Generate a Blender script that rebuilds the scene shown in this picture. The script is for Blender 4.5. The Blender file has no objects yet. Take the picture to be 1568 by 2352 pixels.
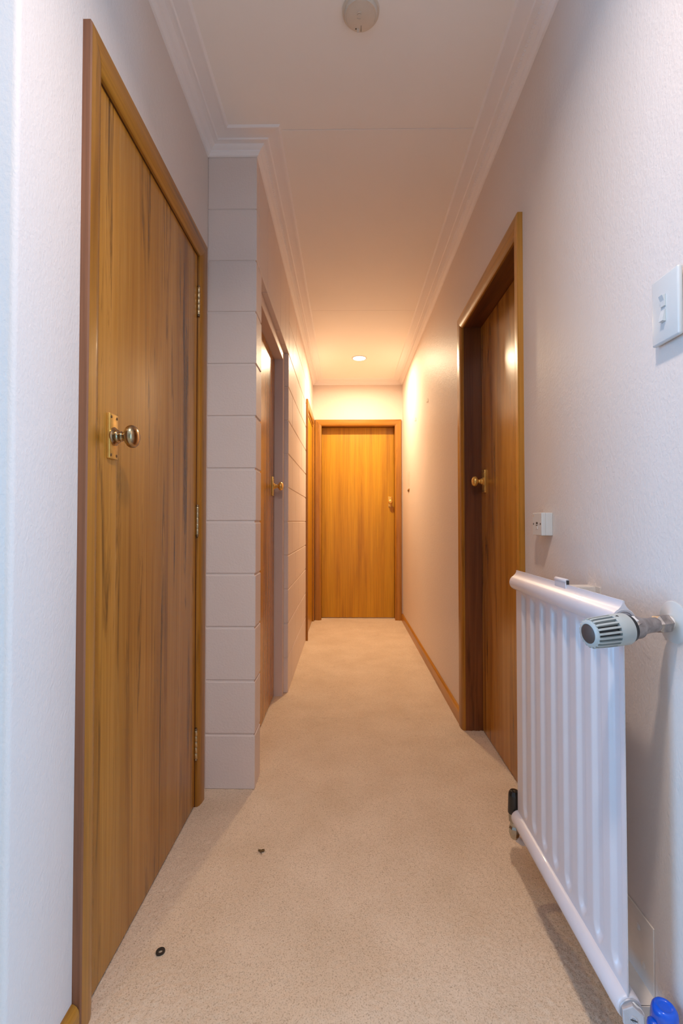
import bpy, bmesh, math, random
import numpy as np
from mathutils import Vector, Matrix

random.seed(7)
scene = bpy.context.scene
COL = scene.collection

# ------------------------------------------------------------------ camera
F_PX, W_PX, H_PX = 1070.0, 1568.0, 2352.0
yaw = math.atan(12.0 / F_PX)
pitch = math.atan(22.0 / F_PX)
fw = Vector((-math.sin(yaw) * math.cos(pitch), math.cos(yaw) * math.cos(pitch), math.sin(pitch)))
rt = Vector((math.cos(yaw), math.sin(yaw), 0.0))
up = rt.cross(fw)
cam_d = bpy.data.cameras.new('camera')
cam_d.sensor_fit = 'VERTICAL'
cam_d.sensor_height = 36.0
cam_d.lens = F_PX / H_PX * 36.0
cam_d.clip_start = 0.02
cam = bpy.data.objects.new('camera', cam_d)
COL.objects.link(cam)
cam.matrix_world = Matrix(((rt.x, up.x, -fw.x, 0.0), (rt.y, up.y, -fw.y, 0.0), (rt.z, up.z, -fw.z, 1.0), (0, 0, 0, 1)))
scene.camera = cam

# ------------------------------------------------------------------ world, lights, exposure
wd = bpy.data.worlds.new('world'); scene.world = wd; wd.use_nodes = True
wd.node_tree.nodes['Background'].inputs[0].default_value = (0.50, 0.70, 1.0, 1)
wd.node_tree.nodes['Background'].inputs[1].default_value = 1.2

def area(name, loc, rot, power, col, sx, sy=None, shape='RECTANGLE', spread=180):
    d = bpy.data.lights.new(name, 'AREA'); d.energy = power; d.color = col; d.shape = shape
    d.size = sx
    if sy: d.size_y = sy
    d.spread = math.radians(spread)
    o = bpy.data.objects.new(name, d); COL.objects.link(o); o.location = loc; o.rotation_euler = rot
    return o
# daylight through the two windows of the cross passage behind the camera
area('daylight_right', (2.10, -0.30, 1.05), (0, math.radians(90), 0), 41, (0.21, 0.55, 1.0), 1.8, 0.70)
area('daylight_left', (-1.82, 0.32, 1.05), (0, math.radians(-90), 0), 28, (0.22, 0.55, 1.0), 1.8, 0.55)
FAR_POWER, FAR_COL = 23.5, (1.0, 0.775, 0.49)
NEAR_POWER, NEAR_COL = 11.4, (1.0, 0.82, 0.71)

scene.view_settings.view_transform = 'Standard'
scene.view_settings.look = 'None'
scene.view_settings.gamma = 1.0
scene.view_settings.use_curve_mapping = False
scene.view_settings.exposure = 0.28
scene.cycles.use_denoising = True
scene.cycles.max_bounces = 12
scene.cycles.diffuse_bounces = 8
scene.cycles.sample_clamp_indirect = 6.0

# ------------------------------------------------------------------ key dimensions (metres)
LN = -0.533      # left wall, near section (plaster)
LF = -0.345      # left wall, far section (block)
RW = 0.570       # right wall
YP = 1.760       # front of the block pier
YE = 4.760       # end wall
ZC = 2.440       # ceiling
Y0 = 0.734       # near end of the left wall
YB = -2.20       # wall behind the camera

# ------------------------------------------------------------------ materials
def new_mat(name):
    m = bpy.data.materials.new(name); m.use_nodes = True
    nt = m.node_tree
    return m, nt, nt.nodes['Principled BSDF']
def N(nt, t, **kw):
    n = nt.nodes.new(t)
    for k, v in kw.items(): setattr(n, k, v)
    return n
def ramp(nt, fac, stops):
    r = N(nt, 'ShaderNodeValToRGB')
    el = r.color_ramp.elements
    while len(el) < len(stops): el.new(0.5)
    for e, (p, c) in zip(el, stops):
        e.position = p; e.color = (c[0], c[1], c[2], 1)
    nt.links.new(fac, r.inputs[0])
    return r.outputs[0]
def noise(nt, vec, scale, detail=3, rough=0.5, dist=0.0):
    n = N(nt, 'ShaderNodeTexNoise'); n.inputs['Scale'].default_value = scale
    n.inputs['Detail'].default_value = detail; n.inputs['Roughness'].default_value = rough
    n.inputs['Distortion'].default_value = dist
    nt.links.new(vec, n.inputs['Vector'])
    return n.outputs['Fac']
def mapped(nt, scale, rand=False):
    tc = N(nt, 'ShaderNodeNewGeometry')
    mp = N(nt, 'ShaderNodeMapping'); mp.inputs['Scale'].default_value = scale
    nt.links.new(tc.outputs['Position'], mp.inputs['Vector'])
    if rand:
        oi = N(nt, 'ShaderNodeObjectInfo')
        mu = N(nt, 'ShaderNodeMath', operation='MULTIPLY'); mu.inputs[1].default_value = 37.0
        nt.links.new(oi.outputs['Random'], mu.inputs[0])
        cb = N(nt, 'ShaderNodeCombineXYZ')
        for k in range(3): nt.links.new(mu.outputs[0], cb.inputs[k])
        nt.links.new(cb.outputs[0], mp.inputs['Location'])
    return mp.outputs[0]
def bump(nt, bsdf, h, strength, dist, prev=None):
    b = N(nt, 'ShaderNodeBump'); b.inputs['Strength'].default_value = strength; b.inputs['Distance'].default_value = dist
    nt.links.new(h, b.inputs['Height'])
    if prev: nt.links.new(prev, b.inputs['Normal'])
    nt.links.new(b.outputs[0], bsdf.inputs['Normal'])
    return b.outputs[0]
def mixc(nt, a, b, fac, mode='MIX'):
    m = N(nt, 'ShaderNodeMix', data_type='RGBA', blend_type=mode)
    if isinstance(fac, (int, float)): m.inputs[0].default_value = fac
    else: nt.links.new(fac, m.inputs[0])
    for i, v in ((6, a), (7, b)):
        if isinstance(v, tuple): m.inputs[i].default_value = (*v, 1)
        else: nt.links.new(v, m.inputs[i])
    return m.outputs[2]

def paint(name, col, rough, bscale, bdist, bstr=0.6, stretch=(1, 1, 1), var=0.03, spec=0.5):
    m, nt, b = new_mat(name)
    v = mapped(nt, stretch)
    n0 = noise(nt, v, 3.0, 3)
    c2 = tuple(max(0, c - var) for c in col); c1 = tuple(min(1, c + var * 0.5) for c in col)
    nt.links.new(ramp(nt, n0, [(0.3, c2), (0.7, c1)]), b.inputs['Base Color'])
    b.inputs['Roughness'].default_value = rough
    b.inputs['Specular IOR Level'].default_value = spec
    p = None
    if bdist > 0:
        p = bump(nt, b, noise(nt, v, bscale, 3, 0.55), bstr, bdist)
        bump(nt, b, noise(nt, v, bscale * 0.22, 2, 0.5), bstr * 0.5, bdist * 1.6, p)
    return m
M = {}
M['wall'] = paint('wall_paint', (0.735, 0.650, 0.595), 0.46, 190, 0.0018, 0.55, (1, 1, 0.75), 0.012, 0.07)
M['block'] = paint('block_paint', (0.725, 0.625, 0.575), 0.42, 130, 0.0016, 0.55, (1, 1, 1), 0.015, 0.12)
M['ceiling'] = paint('ceiling_paint', (0.900, 0.860, 0.825), 0.75, 60, 0.0004, 0.2, (1, 1, 1), 0.012)
M['plaster'] = paint('cornice_paint', (0.875, 0.840, 0.840), 0.65, 200, 0.0006, 0.25, (1, 1, 1), 0.01)
M['frame'] = paint('frame_paint', (0.640, 0.520, 0.465), 0.38, 80, 0.0002, 0.2, (1, 1, 0.2), 0.01)

def wood(name, axis, light, mid, dark, rough=0.30, streak=0.6, coat=0.12):
    m, nt, b = new_mat(name)
    s = [1.0, 1.0, 1.0]; s[axis] = 0.05
    v = mapped(nt, tuple(s), True)
    s2 = [1.0, 1.0, 1.0]; s2[axis] = 0.012
    vf = mapped(nt, tuple(s2), True)
    broad = noise(nt, v, 13, 5, 0.62, 0.5)
    c = ramp(nt, broad, [(0.32, dark), (0.46, mid), (0.66, light)])
    fine = noise(nt, vf, 170, 4, 0.6)
    fc = ramp(nt, fine, [(0.30, (0.60, 0.56, 0.52)), (0.62, (1.08, 1.08, 1.08))])
    c = mixc(nt, c, fc, 0.55, 'MULTIPLY')
    st = noise(nt, v, 24, 6, 0.68, 1.2)
    sm = ramp(nt, st, [(0.55, (0, 0, 0)), (0.68, (1, 1, 1))])
    mu = N(nt, 'ShaderNodeMath', operation='MULTIPLY'); mu.inputs[1].default_value = streak
    nt.links.new(sm, mu.inputs[0])
    c = mixc(nt, c, tuple(x * 0.38 for x in dark), mu.outputs[0])
    # each board its own tone
    oi = N(nt, 'ShaderNodeObjectInfo')
    hs = N(nt, 'ShaderNodeHueSaturation')
    mr = N(nt, 'ShaderNodeMapRange'); mr.inputs[3].default_value = 0.93; mr.inputs[4].default_value = 1.05
    nt.links.new(oi.outputs['Random'], mr.inputs[0]); nt.links.new(mr.outputs[0], hs.inputs['Value'])
    nt.links.new(c, hs.inputs['Color'])
    nt.links.new(hs.outputs[0], b.inputs['Base Color'])
    b.inputs['Roughness'].default_value = rough
    b.inputs['Coat Weight'].default_value = coat
    b.inputs['Coat Roughness'].default_value = 0.12
    bump(nt, b, fine, 0.10, 0.0006)
    return m
LT, MD, DK = (0.50, 0.225, 0.034), (0.40, 0.165, 0.016), (0.27, 0.100, 0.009)
M['wood_v'] = wood('rimu_upright_grain', 2, LT, MD, DK)
M['wood_x'] = wood('rimu_cross_grain_across', 0, LT, MD, DK)
M['wood_y'] = wood('rimu_cross_grain_along', 1, LT, MD, DK)
M['veneer'] = wood('rimu_veneer', 2, (0.52, 0.240, 0.042), (0.42, 0.178, 0.020), (0.245, 0.090, 0.009), 0.27, 1.0, 0.12)
M['veneer_end'] = wood('plain_rimu_veneer', 2, (0.63, 0.325, 0.013), (0.56, 0.268, 0.008), (0.45, 0.200, 0.006), 0.36, 0.12, 0.1)
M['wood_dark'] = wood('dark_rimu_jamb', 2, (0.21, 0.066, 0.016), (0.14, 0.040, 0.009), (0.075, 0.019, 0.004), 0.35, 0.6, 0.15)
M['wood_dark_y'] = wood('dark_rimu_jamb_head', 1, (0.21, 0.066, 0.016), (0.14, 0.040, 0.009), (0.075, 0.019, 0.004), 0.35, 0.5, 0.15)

def plain(name, col, rough=0.4, metal=0.0, nscale=0, namp=0.12, bscale=0, bdist=0.0005, emit=None, coat=0.0, spec=0.5):
    m, nt, b = new_mat(name)
    b.inputs['Roughness'].default_value = rough; b.inputs['Metallic'].default_value = metal
    b.inputs['Coat Weight'].default_value = coat; b.inputs['Specular IOR Level'].default_value = spec
    v = mapped(nt, (1, 1, 1))
    n = noise(nt, v, nscale or 40, 3)
    nt.links.new(ramp(nt, n, [(0.3, tuple(c * (1 - namp) for c in col)), (0.7, tuple(min(1, c * (1 + namp * 0.4)) for c in col))]), b.inputs['Base Color'])
    if bscale: bump(nt, b, noise(nt, v, bscale, 3), 0.4, bdist)
    if emit:
        b.inputs['Emission Color'].default_value = (*emit[0], 1); b.inputs['Emission Strength'].default_value = emit[1]
    return m
M['brass'] = plain('brass', (0.90, 0.57, 0.15), 0.33, 0.65, 60, 0.2)
M['bare_shaded_edge'] = wood('bare_reddish_shaded_edge', 2, (0.30, 0.125, 0.055), (0.24, 0.092, 0.040), (0.17, 0.062, 0.026), 0.6, 0.3, 0.0)  # unvarnished reddish wood, with the unlit side's shade put into the darker colour
M['bronze'] = plain('antique_brass', (0.50, 0.36, 0.20), 0.20, 1.0, 80, 0.35)
M['screw'] = plain('dull_screw', (0.30, 0.22, 0.14), 0.4, 1.0)
M['hinge'] = plain('hinge_brass', (0.62, 0.50, 0.30), 0.3, 1.0)
M['white_enamel'] = plain('white_enamel', (0.655, 0.615, 0.635), 0.34, 0, 20, 0.02, 90, 0.0003, None, 0.2)
M['white_plastic'] = plain('white_plastic', (0.62, 0.63, 0.62), 0.3, 0, 20, 0.02)
M['cream_plastic'] = plain('cream_plastic', (0.68, 0.60, 0.51), 0.45, 0, 20, 0.05)
M['grey_plastic'] = plain('pale_grey_plastic', (0.42, 0.45, 0.44), 0.35, 0, 20, 0.04)
M['dark'] = plain('dark_plastic', (0.035, 0.030, 0.028), 0.5, 0, 20, 0.1)
M['brown_disc'] = plain('brown_plastic', (0.085, 0.060, 0.050), 0.5, 0, 40, 0.2)
M['black'] = plain('black_rubber', (0.012, 0.010, 0.009), 0.22, 0, 20, 0.1)
M['nickel'] = plain('aged_nickel', (0.40, 0.34, 0.31), 0.36, 0.85, 70, 0.4, 60, 0.0006)
M['chrome'] = plain('dull_chrome', (0.50, 0.48, 0.42), 0.25, 1.0, 60, 0.3)
M['white_tape'] = plain('painted_joint', (0.78, 0.76, 0.75), 0.6, 0, 60, 0.08, 120, 0.0015)
M['pipe_paint'] = plain('painted_pipe', (0.68, 0.60, 0.56), 0.4, 0, 40, 0.06)
M['grey_metal'] = plain('grey_cast_fitting', (0.46, 0.45, 0.47), 0.4, 0.2, 60, 0.12, 80, 0.0004)
M['blue'] = plain('blue_plastic', (0.002, 0.110, 0.78), 0.12, 0, 20, 0.05, 0, 0, None, 0.5)
M['bracket'] = plain('bracket_paint', (0.70, 0.64, 0.58), 0.4, 0, 30, 0.05)
M['washer'] = plain('black_washer', (0.018, 0.014, 0.012), 0.5)
M['fluff'] = plain('brown_fluff', (0.13, 0.075, 0.022), 0.9, 0, 200, 0.3)
M['lens'] = plain('lit_diffuser', (0.9, 0.85, 0.75), 0.4, 0, 20, 0.01, 0, 0, ((1.0, 0.88, 0.66), 14.0))
M['mortar'] = paint('mortar_paint', (0.735, 0.640, 0.590), 0.45, 160, 0.0010, 0.5)
M['mark'] = plain('paint_ridge', (0.74, 0.66, 0.60), 0.4)

def carpet_mat():
    m, nt, b = new_mat('carpet')
    v = mapped(nt, (1, 1, 1))
    big = noise(nt, v, 5, 3, 0.55)
    c = ramp(nt, big, [(0.25, (0.630, 0.485, 0.345)), (0.75, (0.730, 0.585, 0.440))])
    tuft = noise(nt, v, 330, 2, 0.6)
    tc = ramp(nt, tuft, [(0.28, (0.56, 0.50, 0.44)), (0.46, (0.97, 0.96, 0.95)), (0.75, (1.10, 1.10, 1.10))])
    c = mixc(nt, c, tc, 0.9, 'MULTIPLY')
    fl = noise(nt, v, 140, 4, 0.75)
    fm = ramp(nt, fl, [(0.66, (0, 0, 0)), (0.76, (1, 1, 1))])
    mu = N(nt, 'ShaderNodeMath', operation='MULTIPLY'); mu.inputs[1].default_value = 0.32
    nt.links.new(fm, mu.inputs[0])
    c = mixc(nt, c, (0.27, 0.17, 0.09), mu.outputs[0])
    st = noise(nt, v, 2.3, 2, 0.5)
    sm = ramp(nt, st, [(0.62, (0, 0, 0)), (0.80, (0.35, 0.35, 0.35))])
    c = mixc(nt, c, (0.46, 0.33, 0.20), sm)
    nt.links.new(c, b.inputs['Base Color'])
    b.inputs['Roughness'].default_value = 0.95
    b.inputs['Specular IOR Level'].default_value = 0.1
    b.inputs['Sheen Weight'].default_value = 0.15
    bump(nt, b, tuft, 0.5, 0.002)
    return m
M['carpet'] = carpet_mat()

# ------------------------------------------------------------------ object helpers
def link(name, me, parent=None, loc=None):
    o = bpy.data.objects.new(name, me); COL.objects.link(o)
    if parent is not None:
        o.parent = parent
    if loc is not None: o.location = loc
    return o
def root_loc(p):
    v = Vector((0, 0, 0))
    while p is not None:
        v += p.location; p = p.parent
    return v
def obj(name, bm, mat, parent=None, smooth=False, base=None, angle=40):
    """bm is in world coordinates; the object's origin becomes its parent's (or base)"""
    off = root_loc(parent) if parent is not None else (Vector(base) if base is not None else Vector((0, 0, 0)))
    bmesh.ops.recalc_face_normals(bm, faces=bm.faces)
    if off.length: bmesh.ops.translate(bm, vec=-off, verts=bm.verts)
    if smooth:
        for f in bm.faces: f.smooth = True
        lim = math.radians(angle)
        for e in bm.edges:
            if len(e.link_faces) == 2 and e.calc_face_angle(0) > lim: e.smooth = False
    me = bpy.data.meshes.new(name); bm.to_mesh(me); bm.free()
    me.materials.append(mat)
    return link(name, me, parent, None if parent is not None else off)
def empty(name, loc):
    o = bpy.data.objects.new(name, None); COL.objects.link(o); o.location = loc; o.empty_display_size = 0.05
    return o
def tag(o, label=None, cat=None, group=None, kind=None):
    if label: o['label'] = label
    if cat: o['category'] = cat
    if group: o['group'] = group
    if kind: o['kind'] = kind
    return o
def struct(o, label=None): return tag(o, label, None, None, 'structure')

def box(bm, x0, x1, y0, y1, z0, z1, bevel=0.0, seg=1):
    r = bmesh.ops.create_cube(bm, size=1.0)
    vs = r['verts']
    for v in vs:
        v.co = Vector((x0 if v.co.x < 0 else x1, y0 if v.co.y < 0 else y1, z0 if v.co.z < 0 else z1))
    if bevel > 0:
        es = {e for v in vs for e in v.link_edges}
        bmesh.ops.bevel(bm, geom=list(es), offset=bevel, segments=seg, affect='EDGES', profile=0.5)
    return bm
def B(*a, **k): return box(bmesh.new(), *a, **k)
def frame_of(axis):
    a = Vector(axis).normalized()
    t = Vector((0, 0, 1)) if abs(a.z) < 0.9 else Vector((1, 0, 0))
    u = t.cross(a).normalized(); w = a.cross(u)
    return a, u, w
def lathe(bm, prof, org, axis, seg=32, phase=0.0, ring=False):
    """prof: list of (radius, distance along axis)"""
    a, u, w = frame_of(axis); org = Vector(org); rings = []
    for r, h in prof:
        if r < 1e-6: rings.append([bm.verts.new(org + a * h)]); continue
        rings.append([bm.verts.new(org + a * h + u * (r * math.cos(phase + 2 * math.pi * k / seg)) + w * (r * math.sin(phase + 2 * math.pi * k / seg))) for k in range(seg)])
    if ring: rings.append(rings[0])
    for p, q in zip(rings, rings[1:]):
        if len(p) == 1 and len(q) == 1: continue
        for k in range(seg):
            k2 = (k + 1) % seg
            if len(p) == 1: bm.faces.new((p[0], q[k], q[k2]))
            elif len(q) == 1: bm.faces.new((p[k], p[k2], q[0]))
            else: bm.faces.new((p[k], p[k2], q[k2], q[k]))
    for rg in (() if ring else (rings[0], rings[-1])):
        if len(rg) > 2: bm.faces.new(rg)
    return bm
def L(*a, **k): return lathe(bmesh.new(), *a, **k)
def tube(bm, pts, r, seg=14):
    pts = [Vector(p) for p in pts]; prev = None
    for i, p in enumerate(pts):
        d = (pts[min(i + 1, len(pts) - 1)] - pts[max(i - 1, 0)]).normalized()
        a, u, w = frame_of(d)
        ring = [bm.verts.new(p + u * (r * math.cos(2 * math.pi * k / seg)) + w * (r * math.sin(2 * math.pi * k / seg))) for k in range(seg)]
        if prev:
            for k in range(seg): bm.faces.new((prev[k], prev[(k + 1) % seg], ring[(k + 1) % seg], ring[k]))
        else: bm.faces.new(ring)
        prev = ring
    bm.faces.new(prev)
    return bm
def loft(bm, A, Bp):
    """two closed loops of points -> capped prism"""
    a = [bm.verts.new(p) for p in A]; b = [bm.verts.new(p) for p in Bp]; n = len(a)
    for k in range(n): bm.faces.new((a[k], a[(k + 1) % n], b[(k + 1) % n], b[k]))
    bm.faces.new(a); bm.faces.new(b)
    return bm

# local frames of the walls: (along wall u, out of wall n, height z) -> world
def on_left_near(u, n, z): return Vector((LN + n, u, z))
def on_left_far(u, n, z): return Vector((LF + n, u, z))
def on_right(u, n, z): return Vector((RW - n, u, z))
def on_end(u, n, z): return Vector((u, YE - n, z))
def pbox(P, u0, u1, n0, n1, z0, z1, bevel=0.0, bm=None, seg=1):
    bm = bm or bmesh.new()
    a, b = P(u0, n0, z0), P(u1, n1, z1)
    return box(bm, min(a.x, b.x), max(a.x, b.x), min(a.y, b.y), max(a.y, b.y), min(a.z, b.z), max(a.z, b.z), bevel, seg)

# ------------------------------------------------------------------ floor
floor = struct(obj('floor', B(-2.0, 2.28, YB - 0.1, 5.0, -0.08, -0.004), M['carpet']), 'beige cut pile carpet of the hallway')
def pile(x0, x1, y0, y1, d):
    nx, ny = int((x1 - x0) / d), int((y1 - y0) / d)
    rng = np.random.default_rng(3)
    h = rng.random((ny, nx))
    h = (h + np.roll(h, 1, 0) + np.roll(h, 1, 1) + np.roll(np.roll(h, 1, 0), 1, 1)) / 4
    big = rng.random((ny // 12 + 2, nx // 12 + 2)); big = np.kron(big, np.ones((12, 12)))[:ny, :nx]
    for ax in (0, 1):
        for _ in range(8): big = (big + np.roll(big, 1, ax) + np.roll(big, -1, ax)) / 3
    z = -0.0030 + 0.0040 * (h - 0.25) + 0.0006 * (big - 0.5)
    X, Y = np.meshgrid(np.linspace(x0, x1, nx), np.linspace(y0, y1, ny))
    X = X + (rng.random(X.shape) - 0.5) * d * 0.5; Y = Y + (rng.random(X.shape) - 0.5) * d * 0.5
    return np.stack([X, Y, np.clip(z, -0.0035, 0.0005)], -1).reshape(-1, 3), nx, ny
def grid_mesh(name, parts):
    V, Q, off = [], [], 0
    for co, nx, ny in parts:
        i = (np.arange(ny - 1)[:, None] * nx + np.arange(nx - 1)[None, :]).ravel() + off
        Q.append(np.stack([i, i + 1, i + nx + 1, i + nx], -1)); V.append(co); off += len(co)
    V = np.concatenate(V); Q = np.concatenate(Q)
    me = bpy.data.meshes.new(name)
    me.vertices.add(len(V)); me.vertices.foreach_set('co', V.astype(np.float32).ravel())
    me.loops.add(Q.size); me.loops.foreach_set('vertex_index', Q.astype(np.int32).ravel())
    me.polygons.add(len(Q)); me.polygons.foreach_set('loop_start', (np.arange(len(Q)) * 4).astype(np.int32))
    me.polygons.foreach_set('loop_total', np.full(len(Q), 4, np.int32))
    me.update(calc_edges=True)
    me.polygons.foreach_set('use_smooth', np.ones(len(Q), bool))
    return me
pm = grid_mesh('carpet_pile', [pile(-0.56, 0.68, 0.70, 2.40, 0.0036), pile(-0.44, 0.68, 2.395, 4.90, 0.006)])
pm.materials.append(M['carpet'])
tag(link('carpet_pile', pm, floor), None, None, None, 'stuff')

# ------------------------------------------------------------------ ceiling: sheets with fine joints
ceiling = struct(obj('ceiling', B(-2.0, 2.28, YB - 0.1, 5.0, ZC + 0.010, ZC + 0.08), M['ceiling']), 'off white flat plasterboard ceiling')
for y0, y1 in ((YB, -0.9), (-0.9, 1.682), (1.682, 3.150), (3.150, 4.90)):
    obj('ceiling_panel', B(-1.95, 2.25 if y1 < 1.7 else 0.72, y0 + 0.0008, y1 - 0.0008, ZC, ZC + 0.012, bevel=0.0012), M['ceiling'], ceiling)

# ------------------------------------------------------------------ walls
def wall_ring_x(x0, x1, op, y0, y1):
    """wall standing across X with one window opening (y0, y1, z0, z1)"""
    bm = bmesh.new(); zt = ZC + 0.005
    box(bm, x0, x1, y0, op[0], -0.01, zt); box(bm, x0, x1, op[1], y1, -0.01, zt)
    box(bm, x0, x1, op[0], op[1], -0.01, op[2]); box(bm, x0, x1, op[0], op[1], op[3], zt)
    return bm
# near left wall (plaster), with a soft corner at its near end and a doorway
D1 = dict(u0=0.972, u1=1.650, zt=1.955)
bm = bmesh.new()
pts = [(LN - 0.11, Y0), (LN - 0.010, Y0), (LN - 0.0055, Y0 + 0.0012), (LN - 0.0012, Y0 + 0.0055), (LN, Y0 + 0.010), (LN, D1['u0'] - 0.02), (LN - 0.11, D1['u0'] - 0.02)]
loft(bm, [Vector((x, y, -0.01)) for x, y in pts], [Vector((x, y, ZC + 0.005)) for x, y in pts])
box(bm, LN - 0.11, LN, D1['u1'] + 0.02, YP + 0.01, -0.01, ZC + 0.005)
box(bm, LN - 0.11, LN, D1['u0'] - 0.02, D1['u1'] + 0.02, D1['zt'] + 0.02, ZC + 0.005)
wall_left = struct(obj('wall_left', bm, M['wall'], smooth=True, angle=35), 'off white plaster wall on the left around the nearest door')
struct(obj('wall_front_left', B(-1.95, LN - 0.05, Y0 + 0.0003, Y0 + 0.10, -0.01, ZC + 0.005), M['wall']), 'off white wall face turning left at the near corner')
struct(obj('wall_room_left', wall_ring_x(-2.0, -1.90, (0.02, 0.62, 0.12, 2.0), YB, Y0 + 0.1), M['wall']))
struct(obj('wall_room_right', wall_ring_x(2.18, 2.28, (-0.70, 0.10, 0.12, 2.0), YB, 0.55), M['wall']))
struct(obj('wall_front_right', B(RW + 0.09, 2.20, 0.45, 0.55, -0.01, ZC + 0.005), M['wall']))
# right wall with doorway
D2 = dict(u0=1.548, u1=2.260, zt=1.945)
bm = bmesh.new()
T = 0.10
box(bm, RW, RW + T, 0.45, D2['u0'] - 0.02, -0.01, ZC + 0.005)
box(bm, RW, RW + T, D2['u1'] + 0.02, YE + 0.14, -0.01, ZC + 0.005)
box(bm, RW, RW + T, D2['u0'] - 0.02, D2['u1'] + 0.02, D2['zt'] + 0.02, ZC + 0.005)
struct(obj('wall_right', bm, M['wall']), 'long off white wall on the right with the radiator')
# end wall with doorway
D4 = dict(u0=-0.262, u1=0.495, zt=1.985)
bm = bmesh.new()
box(bm, LF - 0.02, D4['u0'] - 0.02, YE, YE + 0.14, -0.01, ZC + 0.005)
box(bm, D4['u1'] + 0.02, RW + 0.001, YE, YE + 0.14, -0.01, ZC + 0.005)
box(bm, D4['u0'] - 0.02, D4['u1'] + 0.02, YE, YE + 0.14, D4['zt'] + 0.02, ZC + 0.005)
struct(obj('wall_end', bm, M['wall']), 'cream wall at the far end above the end door')
struct(obj('wall_back', B(-2.0, 2.28, YB - 0.1, YB, -0.01, ZC + 0.005), M['wall']))

# block wall: mortar core and single blocks
D3W = (2.0)
OP2 = (1.871, 2.747, 2.0)       # opening of the painted frame door
OP3 = (3.985, 4.690, 1.960)     # opening of the far left door
BT = 0.188
rec = 0.0045
bm = bmesh.new()
xb, xf = LN - 0.03, LF - rec
box(bm, xb, xf, YP + rec, OP2[0] - rec, -0.01, ZC + 0.004)
box(bm, xb, xf, OP2[0] - rec, OP2[1] + rec, OP2[2] + rec, ZC + 0.004)
box(bm, xb, xf, OP2[1] + rec, OP3[0], -0.01, ZC + 0.004)
box(bm, xb, xf, OP3[0], OP3[1], OP3[2] + 0.02, ZC + 0.004)
box(bm, xb, xf, OP3[1], YE + 0.1, -0.01, ZC + 0.004)
block_wall = struct(obj('wall_far_left', bm, M['mortar']), 'painted concrete block wall along the far left side')
def put_block(y0, y1, z0, z1, hgap=0.0038, vgap=0.0012, jit=True):
    j = random.uniform(-0.0004, 0.0004) if jit else 0
    obj('block', B(LF - BT, LF + j, y0 + vgap, y1 - vgap, z0 + hgap, z1 - hgap, bevel=0.0022), M['block'], block_wall)
for c in range(12):
    z0, z1 = 0.2 * c, 0.2 * (c + 1)
    if c == 0: z0 = -0.006
    if c == 11: z1 = ZC
    odd = c % 2
    if c < 10:
        put_block(YP, OP2[0], z0, z1)
        js = [OP2[1]] + ([2.953 + 0.4 * k for k in range(5)] if not odd else [3.153 + 0.4 * k for k in range(4)]) 
        js = [y for y in js if y < OP3[0] - 0.02] + [OP3[0] - 0.002]
        for a, b in zip(js, js[1:]): put_block(a, b, z0, z1, 0.0030)
        put_block(OP3[1] + 0.002, YE + 0.05, z0, z1, 0.0030)
    else:
        top = 2.0 + 0.2 * (c - 10)
        if c == 10:
            put_block(YP, 1.8145, 2.0, 2.2, 0.0015); put_block(YP, 1.8145, 2.2, ZC, 0.0015)
            for a, b in ((1.8145, 2.013), (2.013, 2.412), (2.412, 2.612), (2.612, 2.765)): put_block(a, b, 2.0, ZC, 0.0015)
        js = [2.765, 2.965, 3.365, 3.765, 4.165, 4.565, YE + 0.05] if c == 10 else [2.765, 3.165, 3.565, 3.965, 4.365, YE + 0.05]
        for a, b in zip(js, js[1:]): put_block(a, b, z0, z1, 0.0020)

# ------------------------------------------------------------------ cornice (mitred plaster trims)
CP = [(0.0, 2.402), (0.006, 2.404), (0.011, 2.411), (0.0145, 2.4135), (0.016, 2.4175), (0.023, 2.420), (0.030, 2.4245), (0.0335, 2.428),
      (0.043, 2.4300), (0.0470, 2.4290), (0.0505, 2.4296), (0.0540, 2.4330), (0.0860, 2.4350), (0.0900, 2.4338), (0.0970, 2.4342), (0.1015, 2.4372), (0.1040, ZC + 0.0005), (0.1040, ZC + 0.004), (0.0, ZC + 0.004)]
path = [(LN, Y0), (LN, YP), (LF, YP), (LF, YE), (RW, YE), (RW, 0.45)]
def offset_path(d):
    P = [Vector(p) for p in path]; out = []
    nr = []
    for a, b in zip(P, P[1:]):
        t = (b - a).normalized(); nr.append(Vector((t.y, -t.x)))
    for i, p in enumerate(P):
        if i == 0: out.append(p + nr[0] * d)
        elif i == len(P) - 1: out.append(p + nr[-1] * d)
        else:
            m = nr[i - 1] + nr[i]; out.append(p + m * (d / m.dot(nr[i])))
    return out
offs = [offset_path(p) for p, z in CP]
clabels = ['moulded plaster cornice above the nearest left door', 'short cornice across the front of the block pier', 'cornice along the painted block wall', 'cornice above the far end wall', 'cornice along the whole right wall']
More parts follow.
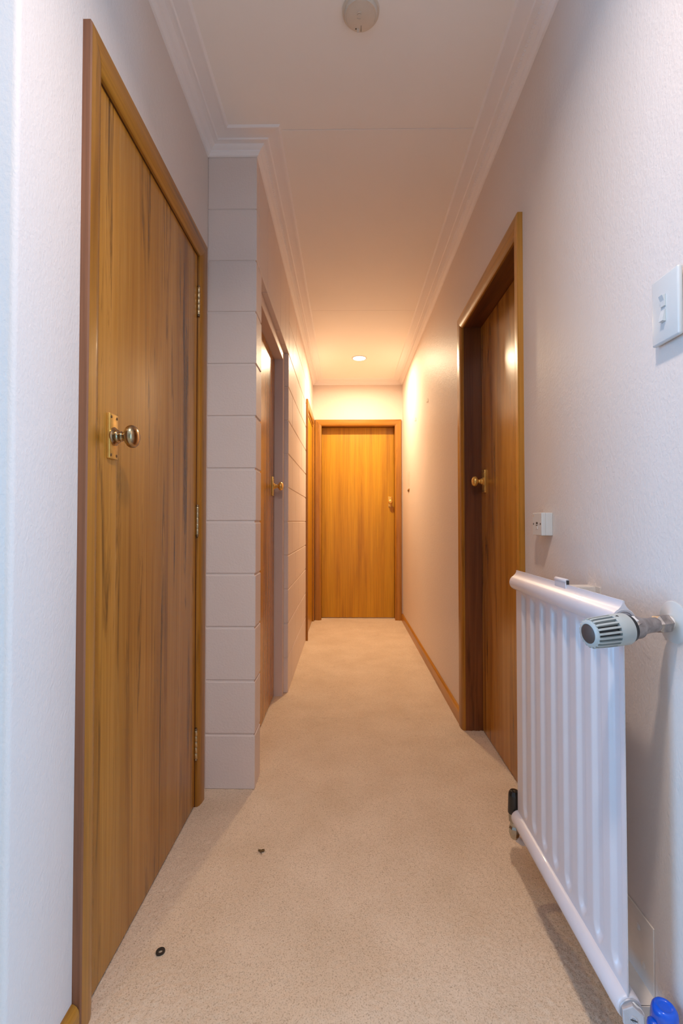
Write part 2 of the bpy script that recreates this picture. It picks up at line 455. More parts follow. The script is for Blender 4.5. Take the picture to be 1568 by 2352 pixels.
for i in range(5):
    bm = bmesh.new()
    loft(bm, [Vector((offs[k][i].x, offs[k][i].y, CP[k][1])) for k in range(len(CP))], [Vector((offs[k][i + 1].x, offs[k][i + 1].y, CP[k][1])) for k in range(len(CP))])
    t = struct(obj('trim_%d' % (i + 1), bm, M['plaster'], smooth=True, angle=30), clabels[i])
    a, b = Vector(offs[6][i]), Vector(offs[6][i + 1])
    if i in (2, 4):          # small cast beads running along the cornice
        b2 = Vector((b.x, max(b.y, 0.9)))
        n = int((b2 - a).length / 0.013)
        bm = bmesh.new()
        sgn = 1 if i == 2 else -1
        for k in range(n):
            p = a.lerp(b2, (k + 0.5) / n); r = 0.0042
            q = [Vector((p.x - sgn * r * 1.5, p.y - r * 0.2, 2.4228)), Vector((p.x - sgn * r * 0.2, p.y - r * 1.2, 2.4235)), Vector((p.x + sgn * r * 1.5, p.y + r * 0.2, 2.4275)), Vector((p.x + sgn * r * 0.2, p.y + r * 1.2, 2.4265))]
            apex = bm.verts.new(Vector((p.x + sgn * 0.0004, p.y, 2.4232 - 0.0006)))
            vs = [bm.verts.new(x) for x in q]
            for e in range(4): bm.faces.new((vs[e], vs[(e + 1) % 4], apex))
        tag(obj('cast_bead', bm, M['plaster'], t), None, None, None, 'stuff')

# ------------------------------------------------------------------ baseboards
SK = [(0, 0), (0.016, 0), (0.016, 0.050), (0.0145, 0.059), (0.010, 0.066), (0.004, 0.070), (0, 0.070)]
def skirting(name, P, u0, u1, mat, label):
    bm = bmesh.new()
    loft(bm, [P(u0, n, z - 0.004) for n, z in SK], [P(u1, n, z - 0.004) for n, z in SK])
    return struct(obj(name, bm, mat, smooth=True), label)
skirting('baseboard_right', on_right, D2['u1'] + 0.063, YE, M['wood_y'], 'varnished wooden skirting from the right door to the end wall')
skirting('baseboard_right_near', on_right, 0.45, D2['u0'] - 0.056, M['wood_y'], 'varnished wooden skirting behind the radiator')
skirting('baseboard_left', on_left_near, Y0 + 0.012, 0.915, M['wood_y'], 'short wooden skirting left of the nearest door')
skirting('baseboard_end', on_end, LF + 0.001, D4['u0'] - 0.066, M['wood_x'], 'stub of dark skirting left of the end door')

# ------------------------------------------------------------------ doors
def arch_prof(w):
    return [(0, 0), (0, 0.006), (0.003, 0.0095), (0.009, 0.0130), (0.018, 0.0160), (0.028, 0.0177), (w - 0.003, 0.018), (w, 0.0155), (w, 0)]
def architraves(door, P, u0, u1, zt, wl, wr, wt, mv, mh, bare_shaded=False):
    # two legs and a head, mitred
    for s, u, w in ((-1, u0, wl), (1, u1, wr)):
        pr = arch_prof(w); bm = bmesh.new()
        loft(bm, [P(u + s * a, n, -0.004) for a, n in pr], [P(u + s * a, n, zt + a * wt / w - 0.0002) for a, n in pr])
        o = obj('architrave', bm, mv, door, smooth=True, angle=30)
        if bare_shaded and s < 0:  # outer side of the near leg: bare wood plus painted shade
            o.data.materials.append(M['bare_shaded_edge'])
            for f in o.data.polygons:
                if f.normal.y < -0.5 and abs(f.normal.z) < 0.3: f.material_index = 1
    pr = arch_prof(wt); bm = bmesh.new()
    loft(bm, [P(u0 - a * wl / wt, n, zt + a) for a, n in pr], [P(u1 + a * wr / wt, n, zt + a) for a, n in pr])
    obj('architrave', bm, mh, door, smooth=True, angle=30)
def jambs(door, P, u0, u1, zt, n0, n1, mv, mh, t=0.018):
    obj('jamb', pbox(P, u0 - t, u0, n0, n1, -0.004, zt + t, 0.0008), mv, door)
    obj('jamb', pbox(P, u1, u1 + t, n0, n1, -0.004, zt + t, 0.0008), mv, door)
    obj('jamb', pbox(P, u0, u1, n0, n1, zt, zt + t, 0.0008), mh, door)
def stops(door, P, u0, u1, zt, n0, n1, mv, mh, t=0.012):
    obj('door_stop', pbox(P, u0, u0 + t, n0, n1, -0.004, zt), mv, door)
    obj('door_stop', pbox(P, u1 - t, u1, n0, n1, -0.004, zt), mv, door)
    obj('door_stop', pbox(P, u0 + t, u1 - t, n0, n1, zt - t, zt), mh, door)
def leaf(door, P, u0, u1, z1, n, seams, mat, th=0.036):
    lf = obj('door_leaf', pbox(P, u0, u1, n - th, n - 0.0012, 0.004, z1, 0.001), M['wood_v'], door)
    us = [u0] + list(seams) + [u1]
    for a, b in zip(us, us[1:]):
        obj('veneer_strip', pbox(P, a + 0.0002, b - 0.0002, n - 0.0014, n, 0.004, z1, 0.0002), mat, lf)
    return lf
def knob_set(door, P, u, z, n, mat, pm, pw=0.039, ph=0.107, s=1.0, w0=0):
    o = P(u, n, z); ax = (P(u, n + 1, z) - o)
    pl = obj('backplate', pbox(P, u - pw / 2, u + pw / 2, n, n + 0.0065, z - ph / 2, z + ph / 2, 0.0012, None, 2), pm, door, smooth=True, angle=60)
    for du in (-1, 1):
        for dz in (-1, 1):
            q = P(u + du * (pw / 2 - 0.007), n + 0.006, z + dz * (ph / 2 - 0.008))
            obj('screw', L([(0.0, -0.001), (0.0036, -0.001), (0.0034, 0.0012), (0.002, 0.0019), (0, 0.0021)], q, ax, 12), M['screw'], pl, smooth=True)
    prof = [(0.019, 0.006), (0.0195, 0.009), (0.017, 0.0115), (0.013, 0.0135), (0.0142, 0.0155), (0.0135, 0.018), (0.0098, 0.0205), (0.0105, 0.0225), (0.0110, 0.0245), (0.0090, 0.0265),
            (0.0084, 0.0300), (0.0105, 0.0335), (0.0168, 0.0365), (0.0218, 0.0405), (0.0240, 0.0455), (0.0236, 0.0510), (0.0205, 0.0560), (0.0150, 0.0595), (0.0075, 0.0615), (0, 0.0620)]
    prof = [(r * s, h) for r, h in prof]
    obj('door_knob', L(prof, o, ax, 40), mat, door, smooth=True, angle=50)
def hinge_set(door, P, u, zs, n):
    for z in zs:
        h = obj('hinge', pbox(P, u - 0.0010, u + 0.0012, n - 0.028, n + 0.002, z - 0.05, z + 0.05), M['hinge'], door)
        o = P(u, n + 0.005, 0)
        for k in range(5):
            a = z - 0.05 + k * 0.02
            obj('hinge_knuckle', L([(0.0048, a + 0.0004), (0.0052, a + 0.001), (0.0052, a + 0.019), (0.0048, a + 0.0196)], o, (0, 0, 1), 14), M['hinge'], h, smooth=True)
        for a, d in ((z - 0.05, -1), (z + 0.05, 1)):
            obj('hinge_finial', L([(0.003, a), (0.0052, a + d * 0.003), (0.0045, a + d * 0.006), (0, a + d * 0.008)], o, (0, 0, 1), 12), M['screw'], h, smooth=True)

# door 1: nearest, on the left
d1 = struct(empty('door_1', P0 := on_left_near((D1['u0'] + D1['u1']) / 2, 0, 0)), 'tall varnished wooden door on the near left wall with brass knob')
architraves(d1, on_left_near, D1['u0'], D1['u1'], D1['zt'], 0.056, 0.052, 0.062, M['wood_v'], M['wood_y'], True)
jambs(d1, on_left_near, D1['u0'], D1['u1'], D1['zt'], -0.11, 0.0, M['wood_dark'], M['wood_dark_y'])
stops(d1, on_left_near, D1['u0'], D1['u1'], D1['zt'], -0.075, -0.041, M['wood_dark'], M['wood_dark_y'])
leaf(d1, on_left_near, D1['u0'] + 0.0015, D1['u1'] - 0.004, D1['zt'] - 0.003, -0.002, (1.074, 1.339, 1.471), M['veneer'])
knob_set(d1, on_left_near, 1.049, 1.193, -0.002, M['bronze'], M['brass'], ph=0.102, s=1.08)
hinge_set(d1, on_left_near, D1['u1'] - 0.002, (1.790, 1.003, 0.217), -0.002)

# door 2: right wall, deep set
d2 = struct(empty('door_2', on_right((D2['u0'] + D2['u1']) / 2, 0, 0)), 'wooden door set deep in its frame on the right wall')
architraves(d2, on_right, D2['u0'], D2['u1'], D2['zt'], 0.050, 0.060, 0.060, M['wood_v'], M['wood_y'])
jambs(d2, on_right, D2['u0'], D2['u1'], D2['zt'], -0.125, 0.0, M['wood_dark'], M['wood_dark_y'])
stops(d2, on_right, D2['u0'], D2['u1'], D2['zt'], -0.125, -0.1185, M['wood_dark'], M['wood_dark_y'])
leaf(d2, on_right, D2['u0'] + 0.002, D2['u1'] - 0.003, D2['zt'] - 0.003, -0.082, (1.72, 2.02), M['veneer'])
knob_set(d2, on_right, 2.205, 1.190, -0.082, M['brass'], M['brass'])

# door 3: painted frame in the block wall
d3 = struct(empty('door_3', on_left_far((OP2[0] + OP2[1]) / 2, 0, 0)), 'wooden door in a cream painted frame set in the block wall')
fw_ = 0.055
for a, b in ((OP2[0] + 0.001, OP2[0] + fw_), (OP2[1] - fw_, OP2[1] - 0.001)):
    obj('frame_post', pbox(on_left_far, a, b, -0.135, -0.025, -0.004, OP2[2], 0.002), M['frame'], d3)
obj('frame_head', pbox(on_left_far, OP2[0] + fw_, OP2[1] - fw_, -0.135, -0.025, 1.944, OP2[2] - 0.001, 0.002), M['frame'], d3)
stops(d3, on_left_far, OP2[0] + fw_, OP2[1] - fw_, 1.944, -0.134, -0.1105, M['frame'], M['frame'])
leaf(d3, on_left_far, OP2[0] + fw_ + 0.002, OP2[1] - fw_ - 0.003, 1.941, -0.074, (2.18, 2.45), M['veneer'])
knob_set(d3, on_left_far, 2.618, 1.199, -0.074, M['brass'], M['brass'])
# reveal of the opening: painted cheeks between frame and wall face
# door 4: far left, almost at the end wall
d4 = struct(empty('door_4', on_left_far((OP3[0] + OP3[1]) / 2, 0, 0)), 'narrow edge-on wooden door at the far end of the block wall')
architraves(d4, on_left_far, OP3[0], OP3[1], OP3[2] + 0.022, 0.058, 0.050, 0.060, M['wood_v'], M['wood_y'])
jambs(d4, on_left_far, OP3[0], OP3[1], OP3[2], -0.16, 0.002, M['wood_v'], M['wood_y'])
stops(d4, on_left_far, OP3[0], OP3[1], OP3[2], -0.080, -0.041, M['wood_dark'], M['wood_dark_y'])
leaf(d4, on_left_far, OP3[0] + 0.002, OP3[1] - 0.003, OP3[2] - 0.003, -0.004, (), M['veneer_end'])
# door 5: end of the corridor
d5 = struct(empty('door_5', on_end((D4['u0'] + D4['u1']) / 2, 0, 0)), 'golden wooden door closing the far end of the hallway')
architraves(d5, on_end, D4['u0'] + 0.004, D4['u1'] - 0.004, D4['zt'] - 0.004, 0.066, 0.066, 0.062, M['wood_v'], M['wood_x'])
jambs(d5, on_end, D4['u0'], D4['u1'], D4['zt'], -0.16, 0.0, M['wood_v'], M['wood_x'])
stops(d5, on_end, D4['u0'], D4['u1'], D4['zt'], -0.158, -0.137, M['wood_dark'], M['wood_dark_y'])
leaf(d5, on_end, D4['u0'] + 0.002, D4['u1'] - 0.002, D4['zt'] - 0.003, -0.100, (), M['veneer_end'])
knob_set(d5, on_end, 0.452, 1.205, -0.100, M['brass'], M['brass'])

# window frames of the cross passage, outside the picture
for k, (x, y0, y1) in enumerate(((-1.95, 0.02, 0.62), (2.23, -0.70, 0.10))):
    w1 = struct(empty('window_%d' % (k + 1), (x, (y0 + y1) / 2, 0.12)), 'white framed passage window outside the picture on the %s' % ('left', 'right')[k])
    for a, b, z0, z1 in ((y0, y0 + 0.05, 0.12, 2.0), (y1 - 0.05, y1, 0.12, 2.0), (y0 + 0.05, y1 - 0.05, 0.12, 0.17), (y0 + 0.05, y1 - 0.05, 1.95, 2.0)):
        obj('window_frame', B(x - 0.03, x + 0.03, a, b, z0, z1, bevel=0.003), M['white_enamel'], w1)

# ------------------------------------------------------------------ radiator
RX, RY0, RY1 = 0.479, 0.812, 1.318
ZB, ZT, RT = 0.175, 0.829, 0.021
rad = tag(empty('radiator', (RX, (RY0 + RY1) / 2, 0.0)), 'white ribbed panel radiator on the right wall', 'radiator')
# fluted panel as a fine height field, front towards the corridor
def panel():
    Ys = np.linspace(RY0, RY1, 300); Zs = np.concatenate([np.linspace(ZB, ZB + 0.09, 30), np.linspace(ZB + 0.10, ZT - 0.10, 8), np.linspace(ZT - 0.09, ZT, 30)])
    cen = 0.842 + 0.060 * np.arange(8)
    bm = bmesh.new()
    def sst(a, b, x):
        t = np.clip((x - a) / (b - a), 0, 1); return t * t * (3 - 2 * t)
    rows = []
    for z in Zs:
        row = []
        for y in Ys:
            d = np.min(np.abs(cen - y))
            ztip = ZB + 0.030 + 0.012 * (d / 0.013) ** 2
            m = (1 - sst(0.0085, 0.0190, d)) * sst(ztip, ztip + 0.016, z) * (1 - sst(ZT - 0.042, ZT - 0.022, z))
            row.append(bm.verts.new((RX - 0.0035 + 0.0075 * m, y, z)))
        rows.append(row)
    for a, b in zip(rows, rows[1:]):
        for k in range(len(a) - 1): bm.faces.new((a[k], a[k + 1], b[k + 1], b[k]))
    # welded seam at the two ends, hollow body behind
    e0 = [bm.verts.new((RX - 0.0012, RY0, z)) for z in (ZB, ZT)]; e1 = [bm.verts.new((RX - 0.0012, RY1, z)) for z in (ZB, ZT)]
    back = [bm.verts.new((RX + 0.0115, y, z)) for y, z in ((RY0 + 0.045, ZB), (RY1 - 0.045, ZB), (RY1 - 0.045, ZT), (RY0 + 0.045, ZT))]
    bm.faces.new(back)
    bm.faces.new([r[0] for r in rows] + [e0[1], e0[0]])
    bm.faces.new([r[-1] for r in rows] + [e1[1], e1[0]])
    bm.faces.new((e0[0], e0[1], back[3], back[0])); bm.faces.new((e1[0], e1[1], back[2], back[1]))
    bm.faces.new(rows[0] + [e1[0], back[1], back[0], e0[0]])
    bm.faces.new(rows[-1] + [e1[1], back[2], back[3], e0[1]])
    return bm
obj('panel', panel(), M['white_enamel'], rad, smooth=True, angle=50)
# top header: round tube drawn out into a seam lip
def header_loop(y, scale=1.0):
    pts = []
    for k in range(25):
        a = math.radians(-250 + k * (320 / 24.0)) 
        pts.append((math.cos(a) * RT * scale, math.sin(a) * RT * scale * 1.02))
    pts = []
    for k in range(23):
        a = math.radians(118 + k * (304.0 / 22))
        pts.append((math.cos(a) * RT * scale, math.sin(a) * RT * scale))
    pts = [(-0.0012, 0.034), (-0.0020, 0.0285), (-0.0050, 0.0235)] + pts + [(0.0050, 0.0235), (0.0020, 0.0285), (0.0012, 0.034)]
    return [Vector((RX + x, y, ZT + z)) for x, z in pts]
bm = bmesh.new()
loft(bm, header_loop(RY0 + 0.003), header_loop(RY1 + 0.004))
obj('top_tube', bm, M['white_enamel'], rad, smooth=True, angle=45)
prof = [(0, 0), (0.012, 0.0), (0.018, 0.001), (0.0205, 0.004), (0.021, 0.008), (0.021, 0.508), (0.0205, 0.512), (0.017, 0.516), (0.0, 0.517)]
obj('bottom_tube', L(prof, (RX, RY0 - 0.002, ZB), (0, 1, 0), 36), M['white_enamel'], rad, smooth=True, angle=50)
for zz, yy, dd in ((ZB, RY0 - 0.002, -1), (ZT, RY0 + 0.003, -1)):
    obj('tube_socket', L([(0.0150, 0.0), (0.0188, 0.0), (0.0195, 0.0012), (0.0188, 0.0030), (0.0158, 0.0034), (0.0150, 0.0025)], (RX, yy + 0.0005, zz), (0, dd, 0), 30, ring=True), M['grey_metal'], rad, smooth=True)
# lower near fitting: taped nut then grey cast body with a screw
obj('union_nut', L([(0.0150, 0), (0.0172, 0.002), (0.0170, 0.010), (0.0150, 0.014)], (RX, RY0 - 0.003, ZB), (0.0, -1, -0.02), 6, 0.3), M['white_tape'], rad)
ax = Vector((-0.42, -1, 0.46)).normalized(); q0 = Vector((RX - 0.001, RY0 - 0.008, ZB - 0.001)); q = q0 + ax * 0.021
bm = L([(0.0140, 0.0), (0.0178, 0.002), (0.0185, 0.016), (0.0175, 0.020), (0.0160, 0.021)], q0, ax, 6, 0.55)
vb = obj('valve_body', bm, M['grey_metal'], rad)
obj('screw', L([(0.0055, -0.001), (0.0058, 0.0004), (0.0050, 0.0016), (0.0032, 0.0016), (0.0030, 0.0004), (0, 0.0004)], q, ax, 20), M['grey_metal'], vb, smooth=True)
bm = bmesh.new(); u_ = frame_of(ax)[1]
loft(bm, [q + ax * 0.0012 + u_ * s * 0.005 + frame_of(ax)[2] * t * 0.0007 for s, t in ((-1, -1), (1, -1), (1, 1), (-1, 1))], [q + ax * 0.0019 + u_ * s * 0.005 + frame_of(ax)[2] * t * 0.0007 for s, t in ((-1, -1), (1, -1), (1, 1), (-1, 1))])
obj('screw_slot', bm, M['dark'], vb)
# thermostatic valve at the top near corner
A = Vector((RW, 0.822, 0.825)); D = Vector((-0.170, -0.038, -0.012)).normalized()
def at(t): return A + D * t
obj('wall_rose', L([(0.0, 0.0), (0.036, 0.0), (0.0365, 0.0012), (0.034, 0.0028), (0.016, 0.0040), (0.014, 0.0065), (0.010, 0.007)], at(0.0), (-1, 0, 0), 48), M['white_plastic'], rad, smooth=True, angle=60)
obj('pipe', L([(0.0085, 0.003), (0.0105, 0.006), (0.0112, 0.010), (0.0098, 0.013), (0.0112, 0.015), (0.0100, 0.018)], at(0), D, 20), M['white_tape'], rad, smooth=True)
obj('union_nut', L([(0.0110, 0.014), (0.0158, 0.015), (0.0168, 0.020), (0.0162, 0.034), (0.0125, 0.038)], at(0), D, 6, 0.2), M['nickel'], rad)
obj('valve_body', L([(0.0120, 0.036), (0.0130, 0.044), (0.0126, 0.052), (0.0140, 0.064), (0.0152, 0.072), (0.0152, 0.076)], at(0), D, 30), M['nickel'], rad, smooth=True)
obj('valve_collar', L([(0.0150, 0.073), (0.0188, 0.074), (0.0194, 0.076), (0.0194, 0.091), (0.0186, 0.0930), (0.0150, 0.0930)], at(0), D, 36), M['nickel'], rad, smooth=True)
obj('seal_ring', L([(0.016, 0.0925), (0.0228, 0.093), (0.0232, 0.1010), (0.018, 0.1015)], at(0), D, 40), M['black'], rad, smooth=True)
p = at(0.082); bd = Vector((RX - p.x, RY0 - p.y + 0.004, ZT - p.z + 0.003))
if bd.y < 0.018: p = p - Vector((0, 0.012, 0)); bd.y = 0.02
obj('union_nut', L([(0.0105, 0.004), (0.0150, 0.0060), (0.0155, 0.012), (0.0150, 0.018), (0.012, 0.020)], p, bd, 6, 0.1), M['white_tape'], rad)
obj('valve_branch', L([(0.0120, 0.0), (0.0128, 0.006), (0.0135, 0.010)], p, bd, 24), M['nickel'], rad, smooth=True)
KB, KR, KE = 0.1010, 0.1290, 0.1700      # knob: base, start of the fins, end
kn = obj('thermostat_knob', L([(0.018, KB), (0.0260, KB + 0.0005), (0.0266, KB + 0.002), (0.0266, KR - 0.0012), (0.0260, KR), (0.0195, KR), (0.0185, KE - 0.002), (0.015, KE)], at(0), D, 48), M['grey_plastic'], rad, smooth=True, angle=35)
obj('knob_core', L([(0.0195, KR - 0.0002), (0.0207, KR + 0.0006), (0.0202, KE - 0.006), (0.0190, KE - 0.003)], at(0), D, 32), M['dark'], kn, smooth=True)
a_, u_, w_ = frame_of(D)
for k in range(20):
    th = 2 * math.pi * (k + 0.5) / 20
    r = u_ * math.cos(th) + w_ * math.sin(th); s = u_ * -math.sin(th) + w_ * math.cos(th)
    bm = bmesh.new()
    lo = [(0.0185, KR - 0.0012), (0.0264, KR - 0.0012), (0.0260, KR + 0.016), (0.0250, KE - 0.004), (0.0238, KE + 0.0005), (0.0185, KE + 0.0005)]
    hw = 0.00165
    loft(bm, [at(h) + r * rr + s * hw for rr, h in lo], [at(h) + r * rr - s * hw for rr, h in lo])
    obj('grip_fin', bm, M['grey_plastic'], kn)
obj('knob_rim', L([(0.0150, KE - 0.002), (0.0222, KE - 0.0015), (0.0225, KE), (0.0205, KE + 0.0025), (0.0165, KE + 0.0035), (0.0155, KE + 0.002)], at(0), D, 40, ring=True), M['grey_plastic'], kn, smooth=True)
obj('end_disc', L([(0.0, KE), (0.0160, KE), (0.0160, KE + 0.0028), (0.0140, KE + 0.004), (0.0, KE + 0.0044)], at(0), D, 36), M['brown_disc'], kn, smooth=True)
bm = bmesh.new()      # raised pointer triangle on the scale ring
best = max(range(360), key=lambda g: (u_ * math.cos(math.radians(g)) + w_ * math.sin(math.radians(g))).dot(Vector((-0.25, -0.35, 0.9))))
r = u_ * math.cos(math.radians(best)) + w_ * math.sin(math.radians(best)); s = u_ * -math.sin(math.radians(best)) + w_ * math.cos(math.radians(best))
tri = [(KR - 0.009, -0.0022), (KR - 0.009, 0.0022), (KR - 0.004, 0.0)]
loft(bm, [at(h) + r * 0.0264 + s * v for h, v in tri], [at(h) + r * 0.0271 + s * v for h, v in tri])
obj('pointer_mark', bm, M['dark'], kn)
# far lower lockshield with black cap
fx, fy = 0.4745, 1.343
lk = obj('lockshield_valve', L([(0.0100, 0.105), (0.0130, 0.112), (0.0155, 0.122), (0.0155, 0.134), (0.0125, 0.140), (0.0120, 0.150), (0.0158, 0.153), (0.0160, 0.178), (0.0145, 0.181)], (fx, fy, 0), (0, 0, 1), 8), M['chrome'], rad)
obj('union_nut', L([(0.0120, 0.0), (0.0150, 0.002), (0.0150, 0.012), (0.0120, 0.015)], (fx + 0.003, fy - 0.006, ZB), (0.12, -1, 0), 6), M['chrome'], rad)
obj('valve_cap', L([(0.0176, 0.176), (0.0176, 0.182), (0.0160, 0.224), (0.0148, 0.232), (0.0112, 0.2370), (0.0045, 0.2385), (0, 0.2388)], (fx, fy, 0), (0, 0, 1), 32), M['black'], lk, smooth=True)
bm = bmesh.new(); tube(bm, [(fx + 0.004, fy, 0.125), (fx + 0.005, fy, 0.112), (fx + 0.010, fy, 0.100), (fx + 0.022, fy, 0.092), (fx + 0.045, fy, 0.090), (RW + 0.01, fy, 0.090)], 0.0085, 18)
obj('tail_pipe', bm, M['pipe_paint'], rad, smooth=True)
# brackets
for y in (1.075,):
    br = obj('bracket', B(RW - 0.0025, RW, y - 0.02, y + 0.035, 0.70, 0.852), M['bracket'], rad)
    obj('bracket_arm', B(RX + 0.006, RW - 0.002, y - 0.0, y + 0.035, 0.848, 0.8510), M['bracket'], br)
    obj('bracket_web', B(RX + 0.008, RW - 0.002, y - 0.0015, y + 0.0005, 0.80, 0.8495), M['bracket'], br)
br = obj('bracket', B(RW - 0.003, RW, 0.885, 1.0, 0.105, 0.245, bevel=0.0008), M['bracket'], rad)
bm = bmesh.new()
box(bm, 0.512, RW - 0.002, 0.872, 0.975, 0.116, 0.119)
obj('bracket_arm', bm, M['bracket'], br)
obj('bracket_web', B(0.516, RW - 0.0015, 0.870, 0.873, 0.075, 0.119), M['bracket'], br)
for y, z in ((0.930, 0.212), (0.915, 0.152)):
    obj('screw', L([(0.0065, -0.001), (0.0068, 0.0004), (0.005, 0.0022), (0.0, 0.0028)], (RW - 0.003, y, z), (-1, 0, 0), 18), M['bracket'], br, smooth=True)
# clip on the top lip
cl = obj('clip', B(RX - 0.0042, RX + 0.0035, 1.020, 1.074, ZT + 0.024, ZT + 0.0400, bevel=0.0012), M['white_enamel'], rad)
obj('clip_roll', L([(0.0, 0), (0.0042, 0.0), (0.0050, 0.001), (0.0050, 0.053), (0.0046, 0.054), (0, 0.054)], (RX - 0.0005, 1.020, ZT + 0.0410), (0, 1, 0), 18), M['white_enamel'], cl, smooth=True)
obj('clip_slot', B(RX - 0.0025, RX + 0.0030, 1.0185, 1.0202, ZT + 0.034, ZT + 0.043), M['dark'], cl)

# ------------------------------------------------------------------ blue capped valve beside the radiator
bv = tag(empty('pipe_valve', (0.535, 0.818, 0.0)), 'bright blue plastic valve cap below the radiator, against the right wall', 'valve')
bx, by = 0.535, 0.818
bm = bmesh.new()
prof = [(0.0205, 0.120), (0.0215, 0.122), (0.0210, 0.150), (0.0205, 0.166), (0.0190, 0.1745), (0.0155, 0.1790), (0.0118, 0.1800), (0.0105, 0.1788), (0.0095, 0.1782), (0.0040, 0.1784), (0, 0.1786)]
lathe(bm, prof, (bx, by, 0), (0.02, -0.03, 1.0), 40)
obj('valve_cap', bm, M['blue'], bv, smooth=True, angle=60)
bm = L([(0.009, 0.118), (0.0105, 0.120), (0.0105, 0.150), (0.0095, 0.156), (0.006, 0.159), (0, 0.160)], (bx - 0.017, by - 0.008, 0), (0, 0, 1), 24)
obj('cap_lug', bm, M['blue'], bv, smooth=True, angle=60)
obj('valve_body', L([(0.012, 0.075), (0.0155, 0.080), (0.0155, 0.100), (0.013, 0.104), (0.013, 0.122)], (bx, by, 0), (0, 0, 1), 8), M['chrome'], bv)
obj('pipe', L([(0.0075, -0.002), (0.0075, 0.078)], (bx, by, 0), (0, 0, 1), 18), M['pipe_paint'], bv, smooth=True)

# ------------------------------------------------------------------ light switch (right wall)
sw = tag(empty('light_switch', (RW, 0.817, 1.374)), 'white double rocker light switch on the right wall', 'switch')
obj('mounting_block', B(RW - 0.006, RW, 0.787, 0.847, 1.322, 1.426), M['cream_plastic'], sw)
pl = obj('switch_plate', B(RW - 0.0145, RW - 0.0055, 0.7795, 0.8485, 1.3150, 1.4330, bevel=0.0035, seg=3), M['white_plastic'], sw, smooth=True, angle=60)
for z, tilt in ((1.3865, 1), (1.3600, -1)):
    x = RW - 0.0145
    obj('rocker_surround', B(x - 0.0004, x + 0.001, 0.8095, 0.8215, z - 0.0110, z + 0.0110, bevel=0.0004), M['grey_plastic'], sw)
    bm = bmesh.new()
    y0, y1 = 0.8105, 0.8205
    pr = [(0.0, -0.0100), (0.0062 if tilt < 0 else 0.0022, -0.0092), (0.0055 if tilt < 0 else 0.0028, -0.0040 if tilt < 0 else 0.0), (0.0022 if tilt < 0 else 0.0062, 0.0092), (0.0, 0.0100)]
    loft(bm, [Vector((x - a, y0, z + b)) for a, b in pr], [Vector((x - a, y1, z + b)) for a, b in pr])
    obj('rocker', bm, M['white_plastic'], sw)

# ------------------------------------------------------------------ phone socket (right wall)
so = tag(empty('phone_socket', (RW, 1.327, 0.993)), 'small white surface mounted phone socket between the right door and radiator', 'socket')
obj('socket_box', B(RW - 0.019, RW, 1.2965, 1.3585, 0.9610, 1.0245, bevel=0.0015, seg=2), M['white_plastic'], so)
obj('socket_cover', B(RW - 0.031, RW - 0.0188, 1.2965, 1.3585, 0.9610, 1.0250, bevel=0.0018, seg=2), M['white_plastic'], so)
xf_ = RW - 0.031
for y in (1.3040, 1.3510):
    obj('screw', L([(0.0, -0.001), (0.0030, -0.001), (0.0029, 0.0002), (0.0, 0.0003)], (xf_, y, 0.9935), (-1, 0, 0), 14), M['dark'], so)
obj('jack_opening', B(xf_ - 0.0003, xf_ + 0.001, 1.3225, 1.3335, 0.9930, 0.9985), M['dark'], so)
obj('jack_slot', B(xf_ - 0.0003, xf_ + 0.001, 1.3240, 1.3345, 0.9885, 0.9908), M['dark'], so)
obj('shutter', B(xf_ - 0.0012, xf_ + 0.001, 1.3225, 1.3345, 0.9790, 0.9875), M['white_plastic'], so)
obj('maker_badge', B(xf_ - 0.0004, xf_ + 0.001, 1.3440, 1.3550, 1.0130, 1.0200), M['cream_plastic'], so)

# ------------------------------------------------------------------ ceiling fittings
al = tag(empty('smoke_alarm', (0.040, 1.285, ZC)), 'round beige smoke alarm on the ceiling at the top edge', 'alarm')
ac = Vector((0.040, 1.285, ZC))
obj('mounting_base', L([(0, 0), (0.0525, 0), (0.0520, 0.005), (0.0480, 0.0065), (0, 0.0065)], ac, (0, 0, -1), 56), M['cream_plastic'], al, smooth=True, angle=50)
cv = obj('alarm_cover', L([(0.0465, 0.0055), (0.0465, 0.011), (0.0440, 0.0150), (0.0400, 0.0165), (0, 0.0180)], ac, (0, 0, -1), 56), M['cream_plastic'], al, smooth=True, angle=50)
def arc(r0, r1, a0, a1, z0, z1, c=ac, n=14):
    bm = bmesh.new()
    for k in range(n):
        t0, t1 = math.radians(a0 + (a1 - a0) * k / n), math.radians(a0 + (a1 - a0) * (k + 1) / n)
        q = [(r0, t0), (r1, t0), (r1, t1), (r0, t1)]
        loft(bm, [c + Vector((r * math.cos(t), r * math.sin(t), -z0)) for r, t in q], [c + Vector((r * math.cos(t), r * math.sin(t), -z1)) for r, t in q])
    return bm
obj('cover_rim', arc(0.0425, 0.0445, 150, 255, 0.012, 0.0175), M['cream_plastic'], cv)
obj('cover_rim', arc(0.0415, 0.0440, -70, 20, 0.012, 0.0172), M['cream_plastic'], cv)
obj('test_button', L([(0, 0.016), (0.0060, 0.016), (0.0060, 0.0195), (0, 0.0198)], ac + Vector((-0.004, -0.004, 0)), (0, 0, -1), 24), M['cream_plastic'], cv)
obj('button_guard', arc(0.0080, 0.0100, 60, 130, 0.016, 0.0195, ac + Vector((-0.004, -0.004, 0))), M['cream_plastic'], cv)
obj('button_guard', arc(0.0080, 0.0100, 230, 300, 0.016, 0.0195, ac + Vector((-0.004, -0.004, 0))), M['cream_plastic'], cv)
obj('cover_seam', B(0.0412, 0.0420, 1.308, 1.325, ZC - 0.0182, ZC - 0.0160), M['dark'], cv)
obj('cover_latch', B(0.030, 0.036, 1.317, 1.327, ZC - 0.0180, ZC - 0.0145), M['white_plastic'], cv)
